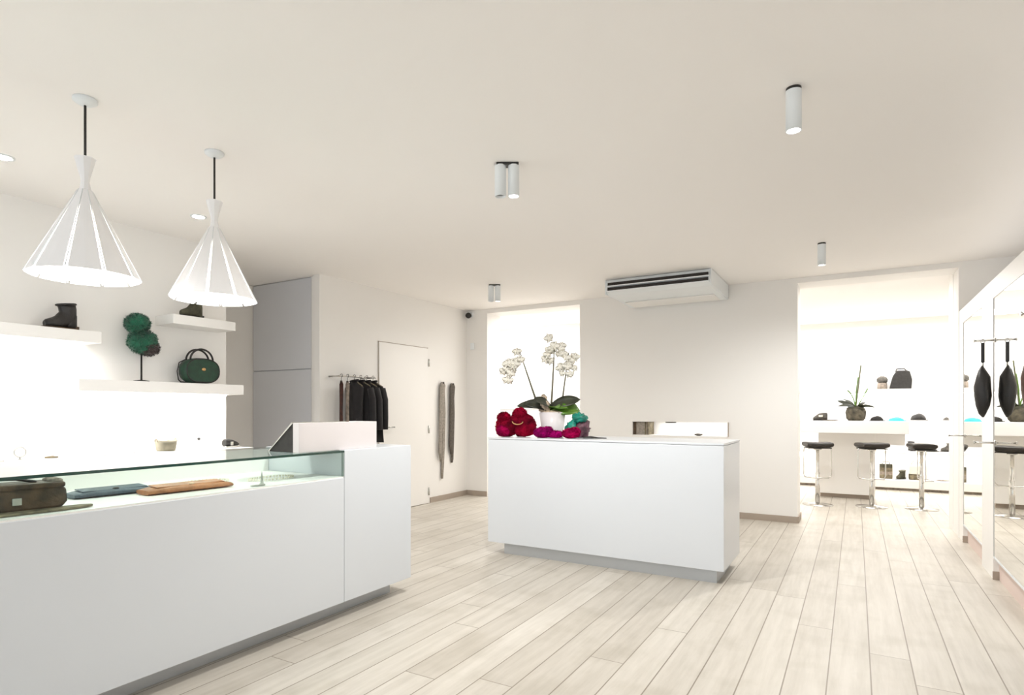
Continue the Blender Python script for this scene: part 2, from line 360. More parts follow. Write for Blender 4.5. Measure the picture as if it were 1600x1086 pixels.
# ------------------------------------------------------------------ centre counter
t = thing('service_counter', 'white block counter on steel plinth in the middle of the floor', 'counter', (-1.773, 4.75, 0))
x0, x1, y0, y1 = -2.749 + 1.773, -0.797 + 1.773, 4.386 - 4.75, 5.04 - 4.75
B(x0, x1, y0, y1, 0.10, 0.985).build('body', MT['lacq'], t, 0.003)
B(x0 - 0.001, x1 + 0.001, y0 - 0.001, y1 + 0.001, 0.988, 1.003).build('worktop', MT['lacq'], t, 0.002)
B(x0 + 0.13, x1 - 0.06, y0 + 0.06, y1 - 0.06, 0, 0.10).build('plinth', MT['steel'], t)

# ------------------------------------------------------------------ low cabinet and shelves on the left wall
t = thing('wall_cabinet', 'long low white cabinet with brightly lit top along the left wall', 'cabinet', (-4.7, 1.7, 0))
B(-0.199, 0.18, -1.7, 1.66, 0.08, 0.89).build('body', MT['white'], t, 0.002)
B(-0.199, 0.20, -1.7, 1.66, 0.89, 0.915).build('top', MT['white'], t, 0.002)
for k in range(4):
    B(0.181, 0.197, -1.68 + k * 0.835, -0.855 + k * 0.835, 0.09, 0.88).build('door', MT['white'], t, 0.002)
B(-0.199, 0.12, -1.68, 1.64, 0, 0.08).build('plinth', MT['steel'], t)
def shelf(label, y0, y1, z0, z1, dp, led):
    yc = (y0 + y1) / 2
    t = thing('wall_shelf', label, 'shelf', (XL, yc, z0))
    bd = B(0.001, dp, y0 - yc, y1 - yc, 0, z1 - z0).build('board', MT['white'], t, 0.002)
    if led:
        B(0.03, 0.05, y0 - yc + 0.03, y1 - yc - 0.03, -0.008, 0.0).build('led_strip', MT['led'], bd)
        area('shelf_led_light', (XL + 0.07, yc, z0 - 0.012), (0, -0.35, 0), 0.03, y1 - y0 - 0.1, led, NEUT)
shelf('long upper left white shelf carrying the black boot', -0.4, 2.22, 1.715, 1.795, 0.25, 13)
shelf('lower white shelf carrying green round bag and fur pompom stand', 2.074, 3.37, 1.372, 1.457, 0.25, 11)
shelf('short white shelf high up carrying the olive boot', 2.74, 3.29, 1.925, 2.0, 0.25, 0)

# ------------------------------------------------------------------ boots
def boot(name, label, loc, rz, m, sole, sc=1.0, hgt=0.17, slouch=0.0):
    t = thing(name, label, 'boot', loc, rz)
    def ring(cx, cz, rx, ry, tilt):
        return [(cx + rx * math.cos(a) * math.cos(tilt), ry * math.sin(a), cz + rx * math.cos(a) * math.sin(tilt)) for a in [2 * PI * k / 20 for k in range(20)]]
    r = []
    for i, (cx, cz, rx, ry, tl) in enumerate([(0.135, 0.030, 0.022, 0.020, 1.45), (0.120, 0.036, 0.030, 0.036, 1.45), (0.09, 0.042, 0.036, 0.044, 1.4), (0.05, 0.052, 0.046, 0.044, 1.25), (0.015, 0.07, 0.058, 0.042, 0.95), (-0.01, 0.095, 0.060, 0.042, 0.5), (-0.018, 0.12, 0.056, 0.044, 0.15), (-0.015, hgt * 0.86, 0.058, 0.047, 0.0), (-0.012 + slouch, hgt, 0.060, 0.049, -0.15)]):
        r.append([(x * sc, y * sc, max(z, 0.012) * sc) for x, y, z in ring(cx, cz, rx, ry, tl)])
    mb = MB().loft(r)
    hb = [[(x * sc, y * sc, z * sc) for x, y, z in ring(-0.035, zz, 0.042, 0.036, 0)] for zz in (0.012, 0.05, 0.11)]
    mb.loft(hb)
    mb.build('upper', m, t)
    so = MB(); out = [(0.150, 0), (0.145, 0.03), (0.11, 0.046), (0.05, 0.042), (-0.03, 0.038), (-0.075, 0.03), (-0.082, 0)]
    poly = [(x * sc, y * sc) for x, y in out] + [(x * sc, -y * sc) for x, y in out[-2:0:-1]]
    so.prism(poly, 'z', 0, 0.014 * sc).build('sole', sole, t)
    MB().box(-0.08 * sc, -0.02 * sc, -0.03 * sc, 0.03 * sc, 0, 0.03 * sc).build('heel', sole, t)
    cf = MB(); cf.tube([((-0.012 + slouch + 0.060 * math.cos(a)) * sc, 0.050 * math.sin(a) * sc, (hgt + 0.060 * math.cos(a) * math.sin(-0.15)) * sc) for a in [2 * PI * k / 20 for k in range(20)]], 0.008 * sc, 8, True)
    cf.build('cuff', m, t)
    return t
boot('ankle_boot', 'black slouchy ankle boot on the long upper left shelf', (-4.74, 2.03, 1.795), -1.5, MT['blackleather'], MT['camo'], 0.95, 0.185, 0.006)
boot('ankle_boot', 'dark olive boot on the short high shelf behind the second pendant', (-4.74, 2.97, 2.0), -1.5, MT['olive'], MT['dark'], 0.9, 0.185)

# fur pompom hat on stand
t = thing('fur_hat_stand', 'emerald and brown fur piece on a thin dark stand, lower shelf', 'fur hat', (-4.76, 2.555, 1.457))
MB().lathe([(0.055, 0), (0.055, 0.008), (0.007, 0.014), (0.006, 0.26)], n=20).build('stand', MT['dark'], t)
MB().blob((0, 0.01, 0.31), (0.095, 0.105, 0.095), 1, 0.25).fur((0, 0.01, 0.31), (0.095, 0.105, 0.095), 1400, 0.02, seed=4).build('fur_body', MT['greenfur'], t)
MB().blob((0.01, 0.045, 0.265), (0.075, 0.075, 0.055), 5, 0.3).fur((0.01, 0.045, 0.265), (0.078, 0.078, 0.06), 900, 0.02, seed=5).build('fur_trim', MT['brownfur'], t)
MB().blob((0, -0.03, 0.445), (0.085, 0.085, 0.075), 2, 0.25).fur((0, -0.03, 0.445), (0.085, 0.085, 0.075), 1200, 0.02, seed=6).build('pompom', MT['greenfur'], t)

# green round bag
t = thing('handbag', 'bottle green round handbag with top handle on the lower shelf', 'bag', (-4.76, 3.03, 1.457), PI / 2)
def roundbag(t, rx, rz, th, m, mtrim):
    rings = []
    for yy, k in ((-th, 0.90), (-th * 0.8, 0.98), (-th * 0.3, 1.0), (th * 0.3, 1.0), (th * 0.8, 0.98), (th, 0.90)):
        ring = []
        for j in range(32):
            a = 2 * PI * j / 32; c, s = math.cos(a), math.sin(a)
            z = rz * (1 + (abs(s) ** 0.8) * math.copysign(1, s) * k); z = max(z, 0.004 + (1 - k) * 0.1)
            ring.append((rx * k * (abs(c) ** 0.85) * math.copysign(1, c), yy, z))
        rings.append(ring)
    MB().loft(rings).build('body', m, t)
    for yy in (-th, th):
        MB().tube([(rx * 0.93 * math.copysign(abs(math.cos(a)) ** .85, math.cos(a)), yy, max(rz * (1 + 0.93 * math.copysign(abs(math.sin(a)) ** .8, math.sin(a))), 0.012)) for a in [2 * PI * j / 32 for j in range(32)]], 0.005, 6, True).build('piping', mtrim, t)
roundbag(t, 0.155, 0.108, 0.055, MT['greenfab'], MT['blackleather'])
for yy in (-0.03, 0.03):
    MB().tube([(0.10 * math.cos(PI * k / 16), yy, 0.195 + 0.095 * math.sin(PI * k / 16)) for k in range(17)], 0.008, 8).build('handle', MT['blackleather'], t)
MB().tube([(-0.12, 0, 0.20), (-0.165, 0.02, 0.17), (-0.175, 0.03, 0.10), (-0.165, 0.03, 0.03), (-0.13, 0.05, 0.010), (-0.05, 0.075, 0.010)], 0.009, 8, flat=0.5).build('shoulder_strap', MT['blackleather'], t)
MB().blob((0, -0.058, 0.12), (0.018, 0.008, 0.014), 0, 0).build('clasp', MT['gold'], t)

# things on the low cabinet
t = thing('basket', 'small beige canvas basket on the lit low cabinet', 'basket', (-4.69, 2.705, 0.915), PI / 2)
r = []
for rx, ry, z in ((0.062, 0.05, 0), (0.066, 0.053, 0.01), (0.078, 0.06, 0.085), (0.072, 0.055, 0.083), (0.06, 0.047, 0.012)):
    r.append([(rx * math.copysign(abs(math.cos(a)) ** .7, math.cos(a)), ry * math.copysign(abs(math.sin(a)) ** .7, math.sin(a)), z + (0.006 * math.cos(2 * a) if z > .05 else 0)) for a in [2 * PI * k / 28 for k in range(28)]])
MB().loft(r).build('body', MT['beige'], t)
for x in (-0.076, 0.076): MB().tube([(x, 0.02 * math.cos(PI * k / 8), 0.075 + 0.02 * math.sin(PI * k / 8)) for k in range(9)], 0.004, 6).build('handle', MT['khaki'], t)
t = thing('shoe', 'black and white low shoe at the far end of low cabinet', 'shoe', (-4.68, 3.26, 0.915), 1.9)
MB().loft([[(x, ry * math.cos(a), zz * (0.5 + 0.5 * math.sin(a)) + 0.012) for a in [2 * PI * k / 16 for k in range(16)]] for x, ry, zz in ((-0.085, 0.02, 0.05), (-0.07, 0.03, 0.062), (-0.03, 0.032, 0.06), (0.01, 0.035, 0.055), (0.05, 0.038, 0.04), (0.08, 0.03, 0.026), (0.095, 0.012, 0.014))]).build('upper', MT['charcoal'], t)
MB().box(-0.09, 0.095, -0.033, 0.033, 0, 0.012).build('sole', MT['silver'], t, 0.004)
MB().box(-0.04, -0.005, -0.0365, 0.0365, 0.018, 0.05).build('strap', MT['silver'], t, 0.004)
t = thing('bracelet', 'silver ring bracelet on a little stand, left on the low cabinet', 'bracelet', (-4.66, 1.74, 0.915))
MB().tube([(0.0, 0.032 * math.cos(a), 0.05 + 0.032 * math.sin(a)) for a in [2 * PI * k / 24 for k in range(24)]], 0.005, 8, True).build('ring', MT['silver'], t)
MB().lathe([(0.02, 0), (0.02, 0.006), (0.004, 0.010), (0.004, 0.022)], n=12).build('stand', MT['silver'], t)
t = tag(MB().tube([(-4.62, 1.86, 0.924), (-4.61, 1.90, 0.926), (-4.63, 1.94, 0.922)], [0.006, 0.009, 0.006], 8).build('hair_clip', MT['khaki']), 'small khaki hair clip lying beside the ring bracelet', 'hair clip')
for (y, lb) in ((1.55, 'thin pale necklace lying at the left end of low cabinet'), (2.14, 'thin pale necklace lying left of the beige basket'), ):
    tag(MB().tube([(-4.6 + 0.02 * math.sin(k * .9), y + 0.008 * k, 0.919) for k in range(12)], 0.003, 6).build('necklace', MT['greige']), lb, 'necklace')
for (y, lb) in ((2.42, 'tiny pale earring on the low cabinet, farther left of basket'), (2.53, 'tiny pale earring on the low cabinet, close to the basket')):
    tag(MB().lathe([(0.010, 0), (0.012, 0.004), (0.006, 0.010), (0.002, 0.012)], (-4.62, y, 0.915), 12).build('earring', MT['silver']), lb, 'earring')
t = thing('ring_holder', 'tiny dark ring on a slim white holder at the lit wall', 'ring holder', (-4.74, 3.01, 0.915))
MB().lathe([(0.014, 0), (0.014, 0.004), (0.004, 0.01), (0.003, 0.075)], n=12).build('holder', MT['white'], t)
MB().blob((0, 0, 0.082), (0.012, 0.012, 0.012), 0, 0).build('ring', MT['dark'], t)

# ------------------------------------------------------------------ things in the glass counter
ZD = 0.848
t = thing('handbag', 'brown olive distressed leather bag in the glass counter, left edge', 'bag', (-2.80, 0.98, ZD), 1.45)
mb = MB().loft([[(x * k * 1.0, yy, z) for x, z in ((-0.20, 0.006), (0.18, 0.006), (0.20, 0.03), (0.195, 0.085), (0.15, 0.098), (0.03, 0.092), (-0.16, 0.10), (-0.20, 0.07))] for yy, k in ((-0.07, 0.97), (-0.06, 1.0), (0.06, 1.0), (0.07, 0.97))], smooth=False)
mb.build('body', MT['camo'], t, 0.01)
MB().loft([[(x, yy, z) for x, z in ((-0.21, 0.085), (0.19, 0.088), (0.19, 0.108), (-0.21, 0.112))] for yy in (-0.078, 0.0, 0.07)], smooth=False).build('flap', MT['camo'], t, 0.006); fl = t.children[-1]
MB().tube([(-0.1, 0.02, 0.112), (-0.04, 0.02, 0.126), (0.05, 0.0, 0.124), (0.11, -0.02, 0.11)], 0.010, 8, flat=0.6).build('handle', MT['blackleather'], t)
MB().box(0.02, 0.05, -0.083, -0.072, 0.03, 0.06).build('buckle', MT['silver'], fl, 0.003)
for i in range(5): MB().blob((0.17 - 0.012 * (i % 2), -0.05 + 0.024 * i, 0.11), (0.018, 0.014, 0.012), i, 0.3).build('ruffle', MT['greige'], t)
tag(MB().loft([[(x, y * k, z) for y, z in ((-0.035, 0), (0.035, 0), (0.03, 0.009), (-0.03, 0.009))] for x, k in ((-0.20, 1.0), (0.05, 1.1), (0.12, 0.8), (0.15, 0.2))], smooth=False).build('belt', MT['khaki'], loc=(-2.70, 1.10, ZD), rot=(0, 0, 1.5), bevel=0.003), 'flat khaki leather belt lying in front of the distressed bag', 'belt')
def clutch(name, label, loc, rz, L, W, T, m, m2):
    t = thing(name, label, 'bag', loc, rz)
    r = []
    for i in range(9):
        u = -1 + i / 4; k = (1 - abs(u) ** 3) ** 0.5 if abs(u) < 1 else 0.12
        k = max(k, 0.15); tt = T * (0.55 + 0.45 * k)
        r.append([(u * L, W * (0.85 + 0.15 * k) * math.copysign(abs(math.cos(a)) ** .6, math.cos(a)), tt * 0.5 + tt * 0.5 * math.copysign(abs(math.sin(a)) ** .8, math.sin(a))) for a in [2 * PI * k2 / 16 for k2 in range(16)]])
    MB().loft(r).build('body', m, t)
    f = MB(); fo = f.loft([[(u, y, T * 1.0 + dz) for y, dz in ((-W * .7, -0.006), (W * .5, 0.0), (W * .5, 0.004), (-W * .7, -0.001))] for u in (-L * .8, L * .8)], smooth=False).build('flap', m, t, 0.002)
    MB().blob((0, -W * 0.6, T), (0.014, 0.010, 0.006), 0, 0).build('clasp', m2, fo)
    MB().tube([(L * .8, W * .3, T * .8), (L * .9, W * .8, T * .5), (L * .5, W * 1.15, 0.008), (-L * .3, W * 1.1, 0.008)], 0.006, 6, flat=.5).build('strap', m2, t)
clutch('clutch_bag', 'slate blue leather clutch in the glass counter beside the tan one', (-2.99, 1.47, ZD), 1.5, 0.17, 0.075, 0.030, MT['navy'], MT['dark'])
clutch('clutch_bag', 'tan leather clutch with pale fold lying in the glass counter', (-2.82, 1.73, ZD), 1.5, 0.205, 0.07, 0.034, MT['tan'], MT['tanlight'])
t = thing('brooch', 'little silver figure brooch standing at the counter front', 'brooch', (-2.655, 2.03, ZD), 1.5)
MB().lathe([(0.016, 0), (0.018, 0.004), (0.008, 0.012), (0.004, 0.05), (0.001, 0.075)], n=12).build('figure', MT['silver'], t)
MB().box(-0.06, -0.012, -0.008, 0.008, 0, 0.006).build('pin', MT['silver'], t, 0.002)
def beads(label, cx, cy, a, b_, n, ph=0):
    mb = MB()
    for k in range(n):
        q = 2 * PI * k / n + ph; mb.blob((cx + a * math.cos(q), cy + b_ * math.sin(q), ZD + 0.006), (0.006, 0.006, 0.006), 0, 0, nu=8, nv=5)
    tag(mb.build('bead_necklace', MT['ivory']), label, 'necklace')
beads('ivory bead necklace behind the tan clutch in glass counter', -3.02, 1.95, 0.08, 0.13, 40)
beads('ivory bead necklace nearest the dark corner of glass counter', -2.86, 2.25, 0.07, 0.14, 40)

# ------------------------------------------------------------------ planter, orchids and furs on the centre counter
def leaf_mb(L, W, bend, lift, th=0.003, seg=8, fold=0.25):
    top = []
    for i in range(seg + 1):
        u = i / seg; w_ = W * (math.sin(PI * min(1, u * 0.92 + 0.08)) ** 0.7) * (1 if u < 1 else 0.02)
        x = L * u * math.cos(lift * (1 - u)) * (1 - 0.05 * u); z = L * (math.sin(lift) * u - bend * u * u)
        top.append([(x, -w_, z + fold * w_), (x, -w_ * .5, z + fold * w_ * .3), (x, 0, z), (x, w_ * .5, z + fold * w_ * .3), (x, w_, z + fold * w_)])
    rings = [t_ + [(p[0], p[1], p[2] - th) for p in reversed(t_)] for t_ in top]
    return MB().loft(rings)
def flower_mesh():
    mb = MB()
    for k in range(5):
        a = PI / 2 + 2 * PI * k / 5; L = 0.034 if k in (1, 4) else 0.030; W = 0.017 if k in (1, 4) else 0.010
        rings = []
        for i in range(6):
            u = i / 5; w_ = W * math.sin(PI * (0.12 + 0.85 * u)) ; y = 0.012 * u * u
            p = [(u * L, -w_, y), (u * L, 0, y - 0.003), (u * L, w_, y), (u * L, 0, y - 0.004)]
            rings.append([(math.cos(a) * x - math.sin(a) * q, z, math.sin(a) * x + math.cos(a) * q) for x, q, z in p])
        mb.loft(rings)
    mb.blob((0, -0.008, -0.004), (0.006, 0.009, 0.007), 0, 0, nu=8, nv=6)
    return mb
def bez(p0, p1, p2, n=12):
    return [tuple((1 - t) ** 2 * a + 2 * t * (1 - t) * b_ + t * t * c for a, b_, c in zip(p0, p1, p2)) for t in [i / n for i in range(n + 1)]]
t = thing('potted_orchid', 'white orchid with three flower stems in a white pot on the centre counter', 'plant', (-2.345, 4.83, 1.003))
MB().lathe([(0.085, 0), (0.095, 0.01), (0.118, 0.215), (0.110, 0.215), (0.09, 0.02)], (0, 0, 0), 32).build('pot', MT['ceramic'], t)
mb = MB().blob((0, 0, 0.21), (0.105, 0.105, 0.03), 3, 0.3)
mb.blob((-0.06, -0.06, 0.27), (0.04, 0.04, 0.075), 4, 0.5, 5).blob((-0.03, -0.07, 0.25), (0.035, 0.03, 0.06), 7, 0.5, 5).blob((-0.075, -0.03, 0.33), (0.03, 0.03, 0.045), 9, 0.5, 5)
mb.build('bark_mix', MT['root'], t)
# (direction angle, length, width, bend, lift, z, material)
for a, L, W, bn, lf, z, mm, rl in ((0.0, 0.27, 0.085, 0.45, 0.40, 0.24, 'leaf', 1.0), (-0.1, 0.27, 0.080, 0.50, 0.35, 0.24, 'leaf', 0.9), (0.2, 0.26, 0.06, 0.20, 0.60, 0.27, 'darkleaf', 0.9), (-0.5, 0.17, 0.06, 0.4, 0.50, 0.24, 'leaf', 0.5),
                               (3.14, 0.33, 0.050, 0.30, 0.35, 0.26, 'darkleaf', -0.9), (3.0, 0.26, 0.055, 0.35, 0.75, 0.24, 'darkleaf', -0.9), (3.5, 0.22, 0.055, 0.3, 0.8, 0.26, 'darkleaf', -0.8), (1.5, 0.2, 0.05, 0.4, 0.5, 0.25, 'leaf', 0), (-1.2, 0.16, 0.05, 0.5, 0.6, 0.24, 'leaf', 0.2)):
    leaf_mb(L, W, bn, lf).build('leaf', MT[mm], t, loc=(0, -0.02, z), rot=(rl, 0, a + 0.53))
fm = flower_mesh().mesh('flower', MT['petal'])
RX = Vector((math.cos(0.531), math.sin(0.531), 0)); 
def img(dx, dz, dd=0): # offset along the counter plane seen from the shop floor
    return RX * dx + Vector((math.sin(-0.531) * dd, math.cos(0.531) * dd, dz))
def stem(p0, p1, p2, r0, nfl, spread, seed, droop):
    rd = random.Random(seed)
    pts = bez(tuple(p0), tuple(p1), tuple(p2), 14)
    MB().tube(pts, [r0 * (1 - 0.6 * i / 14) for i in range(15)], 8).build('flower_stem', MT['stem'], t)
    for k in range(nfl):
        u = 1 - 0.25 * (k / nfl) if droop else 0.68 + 0.32 * (k / (nfl - 1))
        p = Vector(pts[min(14, int(u * 14))]) + RX * rd.uniform(-spread, spread) + Vector((0, rd.uniform(-.04, .02), rd.uniform(-spread * .6, spread * .45)))
        if droop: p += RX * (-droop * k / nfl) + Vector((0, 0, -abs(droop) * 0.55 * (k / nfl) ** 1.3))
        o = bpy.data.objects.new('flower', fm); col.objects.link(o); o.parent = t; o.location = p
        o.rotation_euler = (rd.uniform(-.5, .4), rd.uniform(-.5, .5), 0.4 + rd.uniform(-.7, .7)); s = rd.uniform(1.2, 1.65); o.scale = (s, s, s)
stem(img(-0.13, 0.27), img(-0.20, 0.48), img(-0.29, 0.75), 0.012, 16, 0.05, 1, 0.17)
stem(img(-0.01, 0.27), img(0.01, 0.62), img(0.02, 0.85), 0.011, 12, 0.075, 2, 0)
stem(img(0.08, 0.25), img(0.11, 0.50), img(0.15, 0.76), 0.010, 12, 0.07, 3, 0)

t = thing('fur_handbag', 'large crimson fur handbag with chain, left on the centre counter', 'bag', (-2.575, 4.56, 1.003), 0.40)
mb = MB()
for c, r, sd in (((-0.075, 0, 0.085), (0.10, 0.07, 0.085), 1), ((0.075, 0, 0.10), (0.11, 0.07, 0.10), 2), ((-0.10, -0.01, 0.165), (0.058, 0.05, 0.05), 3), ((0.04, 0, 0.19), (0.065, 0.05, 0.065), 4), ((0, 0, 0.11), (0.12, 0.07, 0.075), 5)):
    mb.blob(c, r, sd, 0.25).fur(c, r, 900, 0.016, seed=sd, zmin=0.001)
mb.v = [(x, y, max(z, 0.001)) for x, y, z in mb.v]
mb.build('body', MT['crimson'], t)
MB().tube([(0.03 + 0.045 * math.cos(PI + PI * k / 12), -0.085, 0.135 + 0.025 * math.sin(PI + PI * k / 12)) for k in range(13)], 0.005, 6).build('chain', MT['gold'], t)
mb = MB().blob((-0.10, -0.05, 0.055), (0.06, 0.035, 0.05), 12, 0.25).fur((-0.10, -0.05, 0.055), (0.06, 0.035, 0.05), 500, 0.015, seed=12, zmin=0.001)
mb.v = [(x, y, max(z, 0.001)) for x, y, z in mb.v]; mb.build('fur_tuft', MT['magenta'], t)
def furball(name, label, loc, rz, parts, m):
    mb = MB()
    for i, (c, r) in enumerate(parts): mb.blob(c, r, i + 2, 0.25).fur(c, r, 600, 0.014, seed=i + 9, zmin=0.001)
    mb.v = [(x, y, max(z, 0.001)) for x, y, z in mb.v]
    return tag(mb.build(name, m, loc=loc, rot=(0, 0, rz)), label, 'fur accessory')
furball('fur_collar', 'pink purple fur collar lying in front of the white pot', (-2.23, 4.52, 1.003), 0.5, [((-0.05, 0, 0.045), (0.075, 0.045, 0.045)), ((0.055, 0, 0.03), (0.07, 0.045, 0.03)), ((-0.01, 0, 0.06), (0.045, 0.04, 0.035))], MT['purple'])
furball('fur_pouch', 'small magenta fur pouch right of the fur collar', (-2.03, 4.53, 1.003), 0.5, [((0, 0, 0.042), (0.075, 0.045, 0.04)), ((0.03, 0, 0.055), (0.045, 0.04, 0.035))], MT['magenta'])
tag(MB().loft([[(x, y * k, z) for y, z in ((-0.03, 0), (0.03, 0), (0.025, h_), (-0.025, h_))] for x, k, h_ in ((-0.09, 0.6, 0.012), (-0.03, 1, 0.02), (0.03, 0.9, 0.010), (0.10, 0.4, 0.006))], smooth=False).build('glove', MT['blackleather'], loc=(-1.86, 4.62, 1.003), rot=(0, 0, 0.45), bevel=0.003), 'flat black leather glove beside the magenta fur pouch', 'glove')
t = thing('silk_scarf', 'teal and plum silk scarf bunched on the right of the white pot', 'scarf', (-2.06, 4.73, 1.003))
mb = MB().blob((-0.03, -0.03, 0.07), (0.055, 0.05, 0.075), 3, 0.6, 4); mb.v = [(x, y, max(z, 0.0)) for x, y, z in mb.v]; mb.build('teal_fold', MT['teal'], t)
mb = MB().blob((0.045, 0, 0.08), (0.06, 0.05, 0.085), 8, 0.6, 4); mb.v = [(x, y, max(z, 0.0)) for x, y, z in mb.v]; mb.build('plum_fold', MT['plum'], t)
mb = MB().blob((0.03, -0.02, 0.165), (0.07, 0.05, 0.04), 15, 0.6, 4); mb.build('top_fold', MT['teal'], t)

# ------------------------------------------------------------------ wall niche contents
struct('slot_edge_shadow', MB().box(-1.273, -1.262, YB - 0.02, YB, 0.93, 1.093), MT['base'])  # dark strip put in for the shadow at the slot's right edge
t = tag(MB().lathe([(0.06, 0), (0.065, 0.006), (0.065, 0.014)], (-1.95, YB + 0.08, 1.079), 20).build('puck_light', MT['dark']), 'flat dark puck lamp under the top of the wall slot', 'lamp')
area('niche_light', (-1.75, YB + 0.17, 1.088), (0, 0, 0), 0.9, 0.1, 1.0, NEUT)
t = thing('file_box', 'brown and grey striped box in the left end of the wall slot', 'box', (-2.31, YB + 0.15, 0.93))
for x0_, x1_, mm in ((-0.097, -0.055, 'camo'), (-0.055, 0.05, 'taupefab'), (0.05, 0.066, 'khaki'), (0.068, 0.082, 'greige'), (0.084, 0.096, 'khaki')):
    B(x0_, x1_, -0.12, 0.12, 0, 0.158).build('file', MT[mm], t)
tag(MB().blob((0, 0, 0.014), (0.05, 0.03, 0.014), 1, 0.1).build('purse', MT['greyshoe'], loc=(-1.62, YB + 0.08, 0.93)), 'small grey purse lying in the wall slot', 'purse')

# ------------------------------------------------------------------ air conditioner
t = thing('air_conditioner', 'white ceiling air conditioner with dark louvres in front', 'air conditioner', (-1.83, 6.7, CE))
W2 = 0.56
prof = [(-0.42, -0.004), (0.53, -0.004), (0.53, -0.17), (0.42, -0.19), (-0.36, -0.165), (-0.44, -0.13)]
MB().prism(prof, 'x', -W2, W2).build('casing', MT['whitemetal'], t, 0.012)
for za in (0, 1):
    z1 = -0.042 - za * 0.055
    sl = MB().prism([(-0.45 - za * .006, z1), (-0.40, z1), (-0.40, z1 - 0.034), (-0.454 - za * .004, z1 - 0.034)], 'x', -W2 + 0.03, W2 - 0.02).build('louvre_slot', MT['slot'], t)
    MB().prism([(-0.463, z1 - 0.034), (-0.40, z1 - 0.030), (-0.40, z1 - 0.040), (-0.462, z1 - 0.046)], 'x', -W2 + 0.02, W2 - 0.01).build('louvre', MT['whitemetal'], sl)
for sx in (-1, 1): B(sx * (W2 + 0.002) - 0.006, sx * (W2 + 0.002) + 0.006, -0.43, 0.53, -0.165, -0.004).build('end_cap', MT['whitemetal'], t, 0.003)
b = MB(); b.box(-0.5, 0.5, 0.05, 0.40, -0.192, -0.180); b.build('intake_grille', MT['white'], t, 0.002)

# ------------------------------------------------------------------ pendants
def pendant(label, x, y):
    t = thing('pendant_lamp', label, 'pendant lamp', (x, y, CE), 0.2, 'origami cone pendants over the glass counter')
    MB().lathe([(0.050, 0), (0.050, -0.012), (0.030, -0.026), (0.012, -0.030)], n=24).build('canopy', MT['whitemetal'], t)
    MB().lathe([(0.0055, -0.028), (0.0055, -0.34)], n=8).build('rod', MT['dark'], t)
    MB().lathe([(0.045, -0.275), (0.042, -0.278), (0.020, -0.365), (0.017, -0.385), (0.024, -0.42), (0.030, -0.43)], n=8, smooth=False).build('neck', MT['shade'], t)
    n = 10
    for k in range(n):
        a = 2 * PI * k / n; hw = PI / n * 0.88
        def P(r, z, aa): return (r * math.cos(aa), r * math.sin(aa), z)
        rt, rb, zt, zb = 0.030, 0.225, -0.425, -0.825
        v = []
        for dr_ in (0, -0.003):
            v += [P(rt + dr_, zt, a - hw), P(rb + dr_, zb, a - hw), P(rb * 0.985 + dr_, zb - 0.0, a), P(rb + dr_, zb, a + hw), P(rt + dr_, zt, a + hw)]
        MB().add(v, [(0, 1, 2, 4), (2, 3, 4), (5, 9, 7, 6), (7, 9, 8), (0, 5, 6, 1), (1, 6, 7, 2), (2, 7, 8, 3), (3, 8, 9, 4), (4, 9, 5, 0)]).build('shade_panel', MT['shade'], t)
        q = a + PI / n
        MB().tube([P(0.029, zt, q), P(0.226, zb + 0.004, q)], 0.0025, 6).build('rib', MT['whitemetal'], t)
    MB().lathe([(0.020, -0.44), (0.200, -0.81), (0.196, -0.815), (0.016, -0.446)], n=36).build('diffuser', MT['glow'], t)
    MB().lathe([(0.0, -0.792), (0.192, -0.80), (0.192, -0.803), (0.0, -0.803)], n=36).build('bottom_lens', MT['glow'], t)
    l = bpy.data.lights.new('pendant_light', 'POINT'); l.energy = 6; l.color = NEUT; l.shadow_soft_size = 0.12
    o = bpy.data.objects.new('pendant_light', l); col.objects.link(o); o.location = (x, y, CE - 0.95)
pendant('nearer left white origami cone pendant lamp', -3.081, 1.401)
pendant('farther right white origami cone pendant lamp', -3.093, 2.056)

# ------------------------------------------------------------------ ceiling spots
def can(t, dx, lit, name='can'):
    c = MB().lathe([(0.033, 0), (0.033, -0.18), (0.029, -0.18), (0.027, -0.165)], (dx, 0, -0.012), 24, caps=False).build(name, MT['whitemetal'], t)
    MB().lathe([(0.0, 0), (0.0265, 0), (0.0265, -0.006), (0.0, -0.006)], (dx, 0, -0.177 if lit else -0.165), 20).build('lens', MT['bulb'] if lit else MT['slot'], c)
def spot(label, x, y, twin=False, energy=80):
    t = thing('ceiling_spotlight', label, 'spotlight', (x, y, CE), 0.53 if twin else 0, 'white cylinder ceiling spots')
    if twin:
        B(-0.065, 0.065, -0.03, 0.03, -0.014, 0).build('base_plate', MT['dark'], t, 0.003)
        can(t, 0.036 if energy else -0.0, bool(energy))
        can(t, -0.042 if energy else 0.07, False)
    else:
        MB().lathe([(0.032, 0), (0.032, -0.014)], n=20).build('base_plate', MT['dark'], t); can(t, 0, True)
    if energy:
        l = bpy.data.lights.new('spot_light', 'SPOT'); l.energy = energy; l.spot_size = 3.08; l.spot_blend = 0.9; l.color = WARM; l.shadow_soft_size = 0.03
        o = bpy.data.objects.new('spot_light', l); col.objects.link(o); o.location = (x + (0.03 if twin else 0), y, CE - 0.205)
spot('nearest white cylinder spot with glaring lit lens', -0.24, 2.96, False, 36)
spot('double white cylinder spot, one side lit and one dark', -1.758, 3.021, True, 105)
spot('single white cylinder spot far right near the wide opening', -0.254, 5.836, False, 85)
spot('small double spot on the ceiling near the far left corner', -3.587, 5.87, True, 26)
